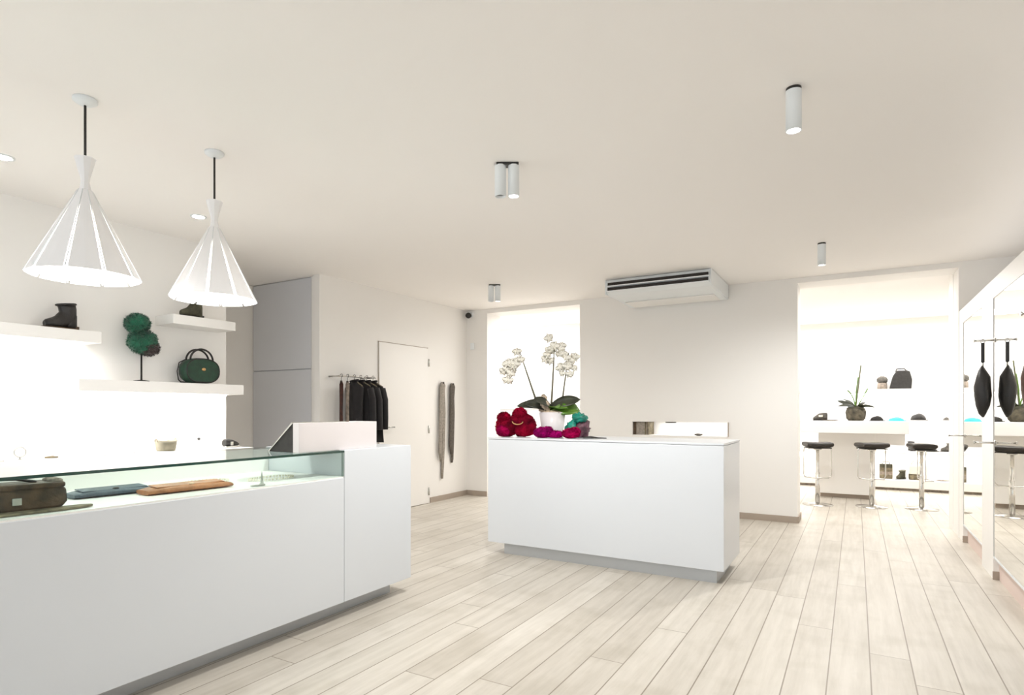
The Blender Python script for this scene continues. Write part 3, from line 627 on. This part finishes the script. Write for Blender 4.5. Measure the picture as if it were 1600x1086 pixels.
for (x, y, lb) in ((-4.185, 1.484, 'recessed ceiling downlight at the left edge of the photo'), (-4.219, 2.676, 'recessed ceiling downlight beside the farther pendant')):
    t = thing('recessed_downlight', lb, 'downlight', (x, y, CE))
    MB().lathe([(0.055, 0), (0.055, -0.005), (0.042, -0.006)], n=24, caps=False).build('trim_ring', MT['whitemetal'], t)
    MB().lathe([(0.0, -0.001), (0.044, -0.001), (0.044, -0.004), (0.0, -0.004)], n=24).build('lens', MT['bulb'], t)
    l = bpy.data.lights.new('downlight', 'SPOT'); l.energy = 4; l.spot_size = 1.7; l.spot_blend = 0.9; l.color = WARM; l.shadow_soft_size = 0.04
    o = bpy.data.objects.new('downlight', l); col.objects.link(o); o.location = (x, y, CE - 0.02)

# ------------------------------------------------------------------ security camera and sensor
t = thing('security_camera', 'small dark dome security camera high in the far left corner', 'security camera', (-4.82, YB - 0.07, 2.60))
MB().box(-0.035, 0.035, 0.035, 0.07, -0.02, 0.05).build('bracket', MT['whitemetal'], t, 0.004)
MB().blob((0, -0.01, 0), (0.042, 0.045, 0.042), 0, 0).build('lens_dome', MT['dark'], t)
t = tag(B(-0.03, 0.03, -0.016, 0, -0.05, 0.05).build('wall_sensor', MT['whitemetal'], loc=(-4.80, YB, 2.16), bevel=0.005), 'small white wall sensor below the security camera', 'sensor')

# ------------------------------------------------------------------ clothes rail
t = thing('clothes_rail', 'short wall-mounted steel rail holding the dark coats', 'clothes rail', (XL, 4.83, 1.60))
MB().tube([(0.20, -0.29, 0), (0.20, 0.27, 0)], 0.008).build('bar', MT['chrome'], t)
for y in (-0.24, 0.24): MB().tube([(0.001, y, 0), (0.20, y, 0)], 0.009).build('bracket', MT['chrome'], t)
def hanger(t):
    MB().tube([(0, 0, -0.055), (0, 0, -0.02), (0.012, 0, -0.010), (0.019, 0, 0.004), (0.012, 0, 0.020), (-0.004, 0, 0.020), (-0.014, 0, 0.010)], 0.0028, 6).build('hook', MT['dark'], t)
def garment(label, y, z0, wd, m, seed, sleeve=True, x=-4.70, hm='khaki', rz=0.0):
    t = thing('hanging_coat', label, 'coat', (x, y, 1.60), rz, 'dark coats on the wall rail')
    hanger(t)
    MB().tube([(-wd * .9, 0, -0.105), (-wd * .4, 0, -0.066), (0, 0, -0.055), (wd * .4, 0, -0.066), (wd * .9, 0, -0.105)], 0.010, 8, flat=.7).build('hanger_bar', MT[hm], t)
    rd = random.Random(seed); ph = rd.uniform(0, 6)
    rings = []
    for z, k, th in ((-0.045, 0.30, 0.022), (-0.075, 0.5, 0.026), (-0.10, 0.88, 0.03), (-0.13, 1.0, 0.034), (-0.22, 0.94, 0.036), (-0.4, 0.9, 0.034), (-0.6, 0.96, 0.036), (z0 - 1.6, 1.04, 0.038)):
        rings.append([(wd * k * math.cos(a), th * 0.9 * math.sin(a) + 0.006 * math.sin(5 * a + ph + z * 6), z) for a in [2 * PI * j / 28 for j in range(28)]])
    MB().loft(rings).build('body', m, t)
    if sleeve:
        for s_ in (-1, 1):
            MB().tube([(s_ * wd * .90, 0, -0.125), (s_ * wd * 1.10, 0.004, -0.25), (s_ * wd * 1.17, 0, -0.45), (s_ * wd * 1.2, -0.004, min(-0.56, -0.58))], [0.034, 0.036, 0.032, 0.028], 12).build('sleeve', m, t)
    MB().tube([(0.055 * math.cos(a), 0.026 * math.sin(a), -0.045 + 0.008 * math.cos(a)) for a in [2 * PI * j / 16 for j in range(16)]], 0.010, 6, True).build('collar', m, t)
def strap(label, y, x, z0, m, wd):
    t = thing('hanging_scarf', label, 'scarf', (x, y, 1.60)); hanger(t)
    MB().tube([(0, 0, -0.05), (0, 0, -0.07)], 0.012).build('clip', MT['dark'], t)
    MB().loft([[(wd * k * math.cos(a), 0.012 * math.sin(a) + 0.003 * math.sin(4 * a + z * 9), z) for a in [2 * PI * j / 16 for j in range(16)]] for z, k in ((-0.06, 0.4), (-0.09, 1), (-0.3, 0.8), (-0.5, 0.9), (z0 - 1.6, 1.0))]).build('cloth', m, t)
strap('narrow dark red-brown scarf on the left end of rail', 4.575, -4.70, 0.95, MT['redscarf'], 0.026)
strap('narrow grey-brown scarf, second on the rail', 4.665, -4.70, 0.98, MT['greige'], 0.026)
garment('black open vest on pale hanger, left of the coats', 4.765, 1.0, 0.13, MT['black'], 1, False)
garment('black coat in the middle of the rail', 4.86, 0.95, 0.16, MT['charcoal'] if 0 else MT['black'], 2)
garment('black coat, second from the right end of rail', 4.955, 0.92, 0.165, MT['black'], 3)
garment('longest black coat at the right end of the rail', 5.055, 0.876, 0.160, MT['black'], 4)

# long scarves on wall hooks
def hook_scarf(label, y, ztop, zbot, m, loopw, tail, n=2):
    t = thing('hanging_scarf', label, 'scarf', (XL, y, 0))
    MB().tube([(0.001, 0, ztop), (0.05, 0, ztop), (0.055, 0, ztop + 0.02)], 0.007).build('hook', MT['dark'], t)
    MB().loft([[(0.035 + 0.012 * math.cos(a), loopw * f * (0.5) + kk * math.sin(a), z) for a in [2 * PI * j / 14 for j in range(14)]] for z, kk, f in ((ztop + 0.02, 0.03, 0), (ztop - 0.03, 0.062, 0), (ztop - 0.3, 0.045, -0.5), (zbot + 0.45, 0.035, -0.9), (zbot + 0.25, 0.04, -1.0), (zbot + 0.12, 0.02, -0.7))]).build('front_length', m, t)
    MB().loft([[(0.020 + 0.008 * math.cos(a), loopw * f * (0.5) + kk * math.sin(a), z) for a in [2 * PI * j / 14 for j in range(14)]] for z, kk, f in ((ztop + 0.015, 0.03, 0.1), (ztop - 0.1, 0.04, 0.5), (ztop - 0.4, 0.04, 0.8), (zbot + 0.3, 0.034, 0.6), (zbot + 0.05, 0.03, 0.3), (zbot - tail, 0.022, 0.1))]).build('rear_length', m, t)
hook_scarf('long taupe scarf hanging on the wall right of door', 6.60, 1.60, 0.42, MT['taupefab'], 0.12, 0.12)
hook_scarf('long darker brown-grey scarf hanging nearest the corner', 6.83, 1.59, 0.50, mat('dark_taupe_fabric', (92, 84, 76), 0.8, var=0.2, scale=40), 0.08, 0.0)

# ------------------------------------------------------------------ mirror wall on the right
PX, MX, TX = 0.866, 0.87, 0.91
piers = [(6.99, 7.238), (5.57, 6.02), (4.12, 4.52), (2.65, 3.05)]
for i, (a, b_) in enumerate(piers):
    struct('wall_right_pier', B(PX, 1.25, a, b_, 0, 2.0595), MT['white'], bevel=0.002)
    struct('baseboard_pier', B(PX - 0.004, 0.912, a - 0.012, a - 0.0005, 0, 0.06), MT['base'])
struct('trim_3', B(PX, 1.25, 2.4, 7.238, 2.055, 2.195), MT['white'], bevel=0.002)
struct('trim_4', B(MX + 0.03, MX + 0.045, 2.4, 6.99, 0, 0.17), MT['skirtpink'])
bays = [(6.02, 6.99), (4.52, 5.57), (3.05, 4.12)]
lbs = ['tall wall mirror between the two white piers nearest the opening', 'tall wall mirror reflecting a bar stool at the right edge', 'tall wall mirror nearest the viewer on the right wall']
for (a, b_), lb in zip(bays, lbs):
    t = thing('wall_mirror', lb, 'mirror', (MX, (a + b_) / 2, 0.17)); h = (b_ - a) / 2 - 0.003
    B(0, 0.006, -h, h, 0, 1.8845).build('glass', MT['mirror'], t)
    B(0.006, 0.024, -h, h, 0, 1.885).build('backing', MT['white'], t)
    B(-0.004, 0.02, -h, h, -0.012, -0.001).build('bottom_rail', MT['whitemetal'], t)
def rod(label, y, z, ln=0.12):
    mb = MB().tube([(0, 0, 0), (-ln, 0, 0)], 0.007).tube([(-0.001, 0, 0), (-0.006, 0, 0)], 0.018, 14).tube([(-ln - 0.004, 0, 0), (-ln + 0.004, 0, 0)], 0.012, 12)
    return tag(mb.build('wall_rod', MT['chrome'], loc=(MX, y, z)), label, 'hanging rod')
rod('upper steel peg holding the black bag on mirror wall', 5.53, 1.745)
rod('lower steel peg beneath the black hanging bag', 5.53, 1.0)
rod('lower steel peg on the mirror nearest the opening', 6.93, 1.0)
rod('upper steel peg at the right edge holding brown bag', 4.08, 1.745)
def hangbag(label, x, y, m, sc, name='hanging_bag'):
    t = thing(name, label, 'bag', (x, y, 1.74))
    MB().tube([(0.014 * math.sin(2 * PI * k / 12), 0, 0.0 + 0.014 * math.cos(2 * PI * k / 12)) for k in range(12)], 0.003, 6, True).build('ring', MT['silver'], t)
    MB().box(-0.010, 0.010, -0.010, 0.010, -0.155, -0.012).build('strap', m, t, 0.002)
    MB().tube([(0, 0, -0.152), (0, 0, -0.185)], 0.006).build('buckle', MT['silver'], t)
    rings = []
    for z, w_, th in ((-0.18, 0.006, 0.008), (-0.21, 0.022, 0.02), (-0.26, 0.042, 0.04), (-0.33, 0.051, 0.055), (-0.40, 0.052, 0.06), (-0.47, 0.042, 0.05), (-0.53, 0.022, 0.03), (-0.555, 0.006, 0.01)):
        rings.append([(w_ * sc * math.cos(a) + 0.004 * math.sin(z * 40), th * sc * math.sin(a), z) for a in [2 * PI * k / 20 for k in range(20)]])
    MB().loft(rings).build('body', m, t)
hangbag('pointed black leather bag hanging from a peg in front of mirror', 0.80, 5.53, MT['blackleather'], 1.0)
hangbag('dark brown hanging bag cut by the right edge of photo', 0.80, 4.08, MT['brownbag'], 1.0)

# ------------------------------------------------------------------ bar room
t = thing('bar_counter', 'thick white bar counter with stools in the room behind', 'bar counter', (-0.04, 9.5, 0))
B(-0.66, 0.63, -0.30, 0.40, 0.925, 1.09).build('top_slab', MT['white'], t, 0.004)
B(-0.42, 0.27, 0.12, 0.36, 0.06, 0.925).build('front_panel', MT['white'], t, 0.002)
B(0.27, 0.61, 0.12, 0.36, 0.76, 0.925).build('apron', MT['white'], t, 0.002)
B(-0.40, 0.25, 0.18, 0.34, 0, 0.06).build('plinth', MT['base'], t)
def stool_parts(t):
    MB().lathe([(0.18, 0), (0.18, 0.006), (0.05, 0.022), (0.028, 0.03)], n=32).build('base_disc', MT['chrome'], t)
    MB().lathe([(0.028, 0.02), (0.028, 0.42), (0.020, 0.425), (0.020, 0.715), (0.05, 0.72), (0.05, 0.735)], n=16).build('column', MT['chrome'], t)
    r = []
    for x, z, th in ((-0.158, 0.0, 0.010), (-0.153, 0.0, 0.028), (-0.12, -0.004, 0.034), (0, -0.008, 0.034), (0.12, -0.004, 0.034), (0.153, 0.0, 0.028), (0.158, 0.0, 0.010)):
        r.append([(x, 0.13 * math.copysign(abs(math.cos(a)) ** .4, math.cos(a)), 0.79 + z + th * math.copysign(abs(math.sin(a)) ** .6, math.sin(a))) for a in [2 * PI * k / 20 for k in range(20)]])
    sc_ = MB().loft(r).build('seat_cushion', MT['seat'], t)
    MB().box(-0.14, 0.14, -0.11, 0.11, 0.738, 0.752).build('seat_plate', MT['dark'], sc_, 0.003)
    MB().tube([(-0.155, 0, 0.745), (-0.168, 0, 0.72), (-0.168, 0, 0.39), (-0.155, 0, 0.365), (-0.10, -0.10, 0.36), (0.10, -0.10, 0.36), (0.155, 0, 0.365), (0.168, 0, 0.39), (0.168, 0, 0.72), (0.155, 0, 0.745)], 0.007, 8).build('footrest_loop', MT['chrome'], t)
st = thing('bar_stool', 'leftmost bar stool, black seat on chrome pedestal', 'bar stool', (-0.431, 8.80, 0), 0.35, 'chrome bar stools')
stool_parts(st)
dup(st, (0.176, 8.95, 0), 0.45, 'middle bar stool, black seat, before the end of bar front panel')
dup(st, (0.708, 9.05, 0), 1.75, 'rightmost bar stool, turned sideways under the bar overhang')

# back wall shelving of the bar room
def bshelf(label, x0, x1, z0, z1, dp, led=0):
    xc = (x0 + x1) / 2
    t = thing('wall_shelf', label, 'shelf', (xc, YZ, z0))
    bd = B(x0 - xc, x1 - xc, -dp, -0.001, 0, z1 - z0).build('board', MT['white'], t, 0.002)
    if led:
        B(x0 - xc + .03, x1 - xc - .03, -0.05, -0.03, -0.008, 0).build('led_strip', MT['led'], bd)
        area('bar_shelf_led', (xc, YZ - 0.07, z0 - 0.012), (0.3, 0, 0), x1 - x0 - .1, 0.03, led, NEUT)
bshelf('upper white shelf on bar room wall carrying dark bag', -1.3, 1.6, 1.50, 1.565, 0.28, 12)
bshelf('waist-high white shelf on bar room wall carrying the cap', -1.3, 1.8, 1.02, 1.08, 0.30, 8)
bshelf('knee-high white shelf on bar room wall carrying dark shoes', -1.3, 1.8, 0.55, 0.605, 0.30, 7)
t = thing('display_plinth', 'low white display plinth along the foot of bar room wall', 'plinth', (0.25, YZ - 0.17, 0))
B(-1.55, 1.55, -0.18, 0.169, 0.04, 0.16).build('deck', MT['white'], t, 0.003)
B(-1.5, 1.5, -0.13, 0.169, 0, 0.04).build('toe_kick', MT['greige'], t)

YS = YZ - 0.14
t = thing('shoulder_bag', 'large dark charcoal bag on the upper bar room shelf', 'bag', (0.60, YS, 1.565))
MB().loft([[(x * k, yy, z * k2) for x, z in ((-0.145, 0.0), (0.14, 0.0), (0.15, 0.14), (0.12, 0.27), (0.08, 0.285), (-0.05, 0.285), (-0.10, 0.2))] for yy, k, k2 in ((-0.07, .94, .97), (-0.05, 1, 1), (0.05, 1, 1), (0.07, .94, .97))], smooth=False).build('body', MT['charcoal'], t, 0.01)
MB().tube([(-0.06, 0, 0.27), (-0.05, 0, 0.31), (0.05, 0, 0.315), (0.08, 0, 0.28)], 0.008).build('handle', MT['charcoal'], t)
t = thing('knit_hat', 'small grey hat on pale block left of the charcoal bag', 'hat', (0.36, YS, 1.565))
MB().lathe([(0.07, 0), (0.065, 0.09), (0.055, 0.10)], n=20).build('block', MT['greige'], t)
MB().blob((0, 0, 0.145), (0.075, 0.075, 0.06), 2, 0.15).build('crown', MT['greyshoe'], t)
def cap(label, loc, rx, h, m, cat='cap', name='cap'):
    t = thing(name, label, cat, loc)
    mb = MB().blob((0, 0, 0.002), (rx * .8, rx * .7, h), 3, 0.08); mb.v = [(x, y, max(z, 0)) for x, y, z in mb.v]; mb.build('crown', m, t)
    MB().prism([(-rx, -0.03), (-rx * .8, -rx * .8), (0, -rx * .95), (rx * .8, -rx * .8), (rx, -0.03), (rx * .6, 0.05), (-rx * .6, 0.05)], 'z', 0, 0.010).build('brim', m, t, 0.003)
cap('dark grey peaked cap on the waist-high shelf', (0.83, YS - 0.02, 1.08), 0.125, 0.10, MT['charcoal'])
cap('dark folded cap on the bar top right of the plant', (0.245, 9.5, 1.09), 0.095, 0.065, MT['charcoal'])
cap('turquoise cap at the right end of the bar top', (0.465, 9.5, 1.09), 0.11, 0.05, MT['cyan'])
cap('tiny grey cap at the right end of waist-high shelf', (1.18, YS, 1.08), 0.05, 0.045, MT['greyshoe'])
cap('low dark cap between the knee-high shelf shoes', (0.98, YS - 0.05, 0.605), 0.11, 0.06, MT['charcoal'])
def pump(label, loc, rz, m, s=1.0, name='ankle_boot'):
    boot(name, label, loc, rz, m, MT['dark'], s, 0.16)
pump('dark boot on the left of knee-high shelf', (0.74, YS, 0.605), -1.4, MT['charcoal'], 0.85)
pump('grey and black boot at the right end of knee-high shelf', (1.22, YS, 0.605), 3.0, MT['greyshoe'], 0.8)
pump('dark boot on the floor plinth left of the leaf-pattern bag', (0.62, YS, 0.16), -2.2, MT['olive'], 0.8)
t = thing('tote_bag', 'khaki striped tote on the floor plinth behind the middle stool', 'bag', (0.41, YS, 0.16))
for z0_, z1_, mm in ((0, 0.06, 'khaki'), (0.06, 0.11, 'greige'), (0.11, 0.17, 'khaki'), (0.17, 0.225, 'olive')):
    B(-0.085, 0.085, -0.06, 0.06, z0_, z1_).build('band', MT[mm], t)
MB().tube([(-0.05, 0, 0.22), (-0.04, 0, 0.26), (0.04, 0, 0.26), (0.05, 0, 0.22)], 0.006).build('handle', MT['khaki'], t)
t = thing('handbag', 'cream bag with dark base on plinth behind rightmost stool', 'bag', (0.80, YS, 0.16))
B(-0.09, 0.09, -0.06, 0.06, 0, 0.085).build('base_band', MT['khaki'], t, 0.01)
B(-0.088, 0.088, -0.058, 0.058, 0.085, 0.22).build('body', MT['ivory'], t, 0.02)
MB().tube([(0.06 * math.cos(PI * k / 10), 0, 0.21 + 0.09 * math.sin(PI * k / 10)) for k in range(11)], 0.006).build('handle', MT['gold'], t)
tag(MB().blob((0, 0, 0.01), (0.09, 0.04, 0.010), 0, 0.1).build('slipper', MT['greige'], loc=(1.14, YS, 0.16)), 'flat pale slipper at the right end of the floor plinth', 'slipper')
t = thing('shoe', 'grey laced shoe alone at the left end of the bar top', 'shoe', (-0.43, 9.45, 1.09), 0.1)
MB().loft([[(x, ry * math.cos(a), zz * (0.5 + 0.5 * math.sin(a)) + 0.012) for a in [2 * PI * k / 16 for k in range(16)]] for x, ry, zz in ((-0.09, 0.02, 0.03), (-0.06, 0.035, 0.055), (-0.02, 0.038, 0.085), (0.03, 0.038, 0.10), (0.075, 0.035, 0.10), (0.09, 0.02, 0.09))]).build('upper', MT['greyshoe'], t)
B(-0.09, 0.09, -0.036, 0.036, 0, 0.012).build('sole', MT['dark'], t, 0.004)
MB().box(-0.02, 0.03, -0.042, 0.042, 0.05, 0.075).build('laces', MT['ivory'], t, 0.004)
t = thing('plate', 'flat pale plate on bar top left of the potted plant', 'plate', (-0.30, 9.38, 1.09))
MB().lathe([(0.06, 0), (0.11, 0.010), (0.112, 0.013), (0.06, 0.005)], n=32).build('dish', MT['greige'], t)
t = thing('potted_plant', 'dark rustic pot with thin orchid shoots on the bar top', 'plant', (0.0, 9.55, 1.09))
MB().lathe([(0.09, 0), (0.115, 0.03), (0.125, 0.12), (0.11, 0.165), (0.09, 0.155)], n=24).build('pot', mat('dark_rustic_pot', (84, 78, 64), 0.8, var=0.4, scale=20, bump=0.4), t)
MB().blob((0, 0, 0.16), (0.11, 0.11, 0.04), 2, 0.3).build('moss', MT['olive'], t)
for a, L, W, bn, lf in ((0.6, 0.20, 0.035, 0.3, 0.9), (2.4, 0.24, 0.035, 0.25, 1.0), (3.7, 0.26, 0.035, 0.3, 1.15), (5.3, 0.2, 0.035, 0.5, 0.7), (0.1, 0.24, 0.03, 0.5, 0.6), (3.3, 0.24, 0.03, 0.5, 0.7)):
    leaf_mb(L, W, bn, lf).build('leaf', MT['darkleaf'], t, loc=(0, 0, 0.17), rot=(-0.7, 0, a))
for p1, p2 in (((0.03, 0, 0.45), (0.06, 0, 0.76)), ((-0.02, 0, 0.35), (-0.10, 0, 0.42)), ((0.08, 0, 0.30), (0.14, 0, 0.44)), ((0.0, 0, 0.4), (0.03, 0.03, 0.6))):
    MB().tube(bez((0, 0, 0.16), p1, p2, 8), 0.008, 6).build('flower_stem', mat('olive_shoot', (92, 96, 66), 0.7) if p2[2] > 0.7 else MT['leaf'], t)

# pale sideboard seen through the left opening
t = thing('sideboard', 'pale sideboard seen through the left opening behind the orchid', 'sideboard', (-5.15, 8.9, 0))
B(-0.55, 0.55, -0.2, 0.2, 0.06, 1.25).build('body', MT['greydoor'], t, 0.003)
B(-0.57, 0.57, -0.22, 0.2, 1.25, 1.28).build('top', MT['white'], t, 0.003)
B(-0.5, 0.5, -0.16, 0.2, 0, 0.06).build('plinth', MT['base'], t)
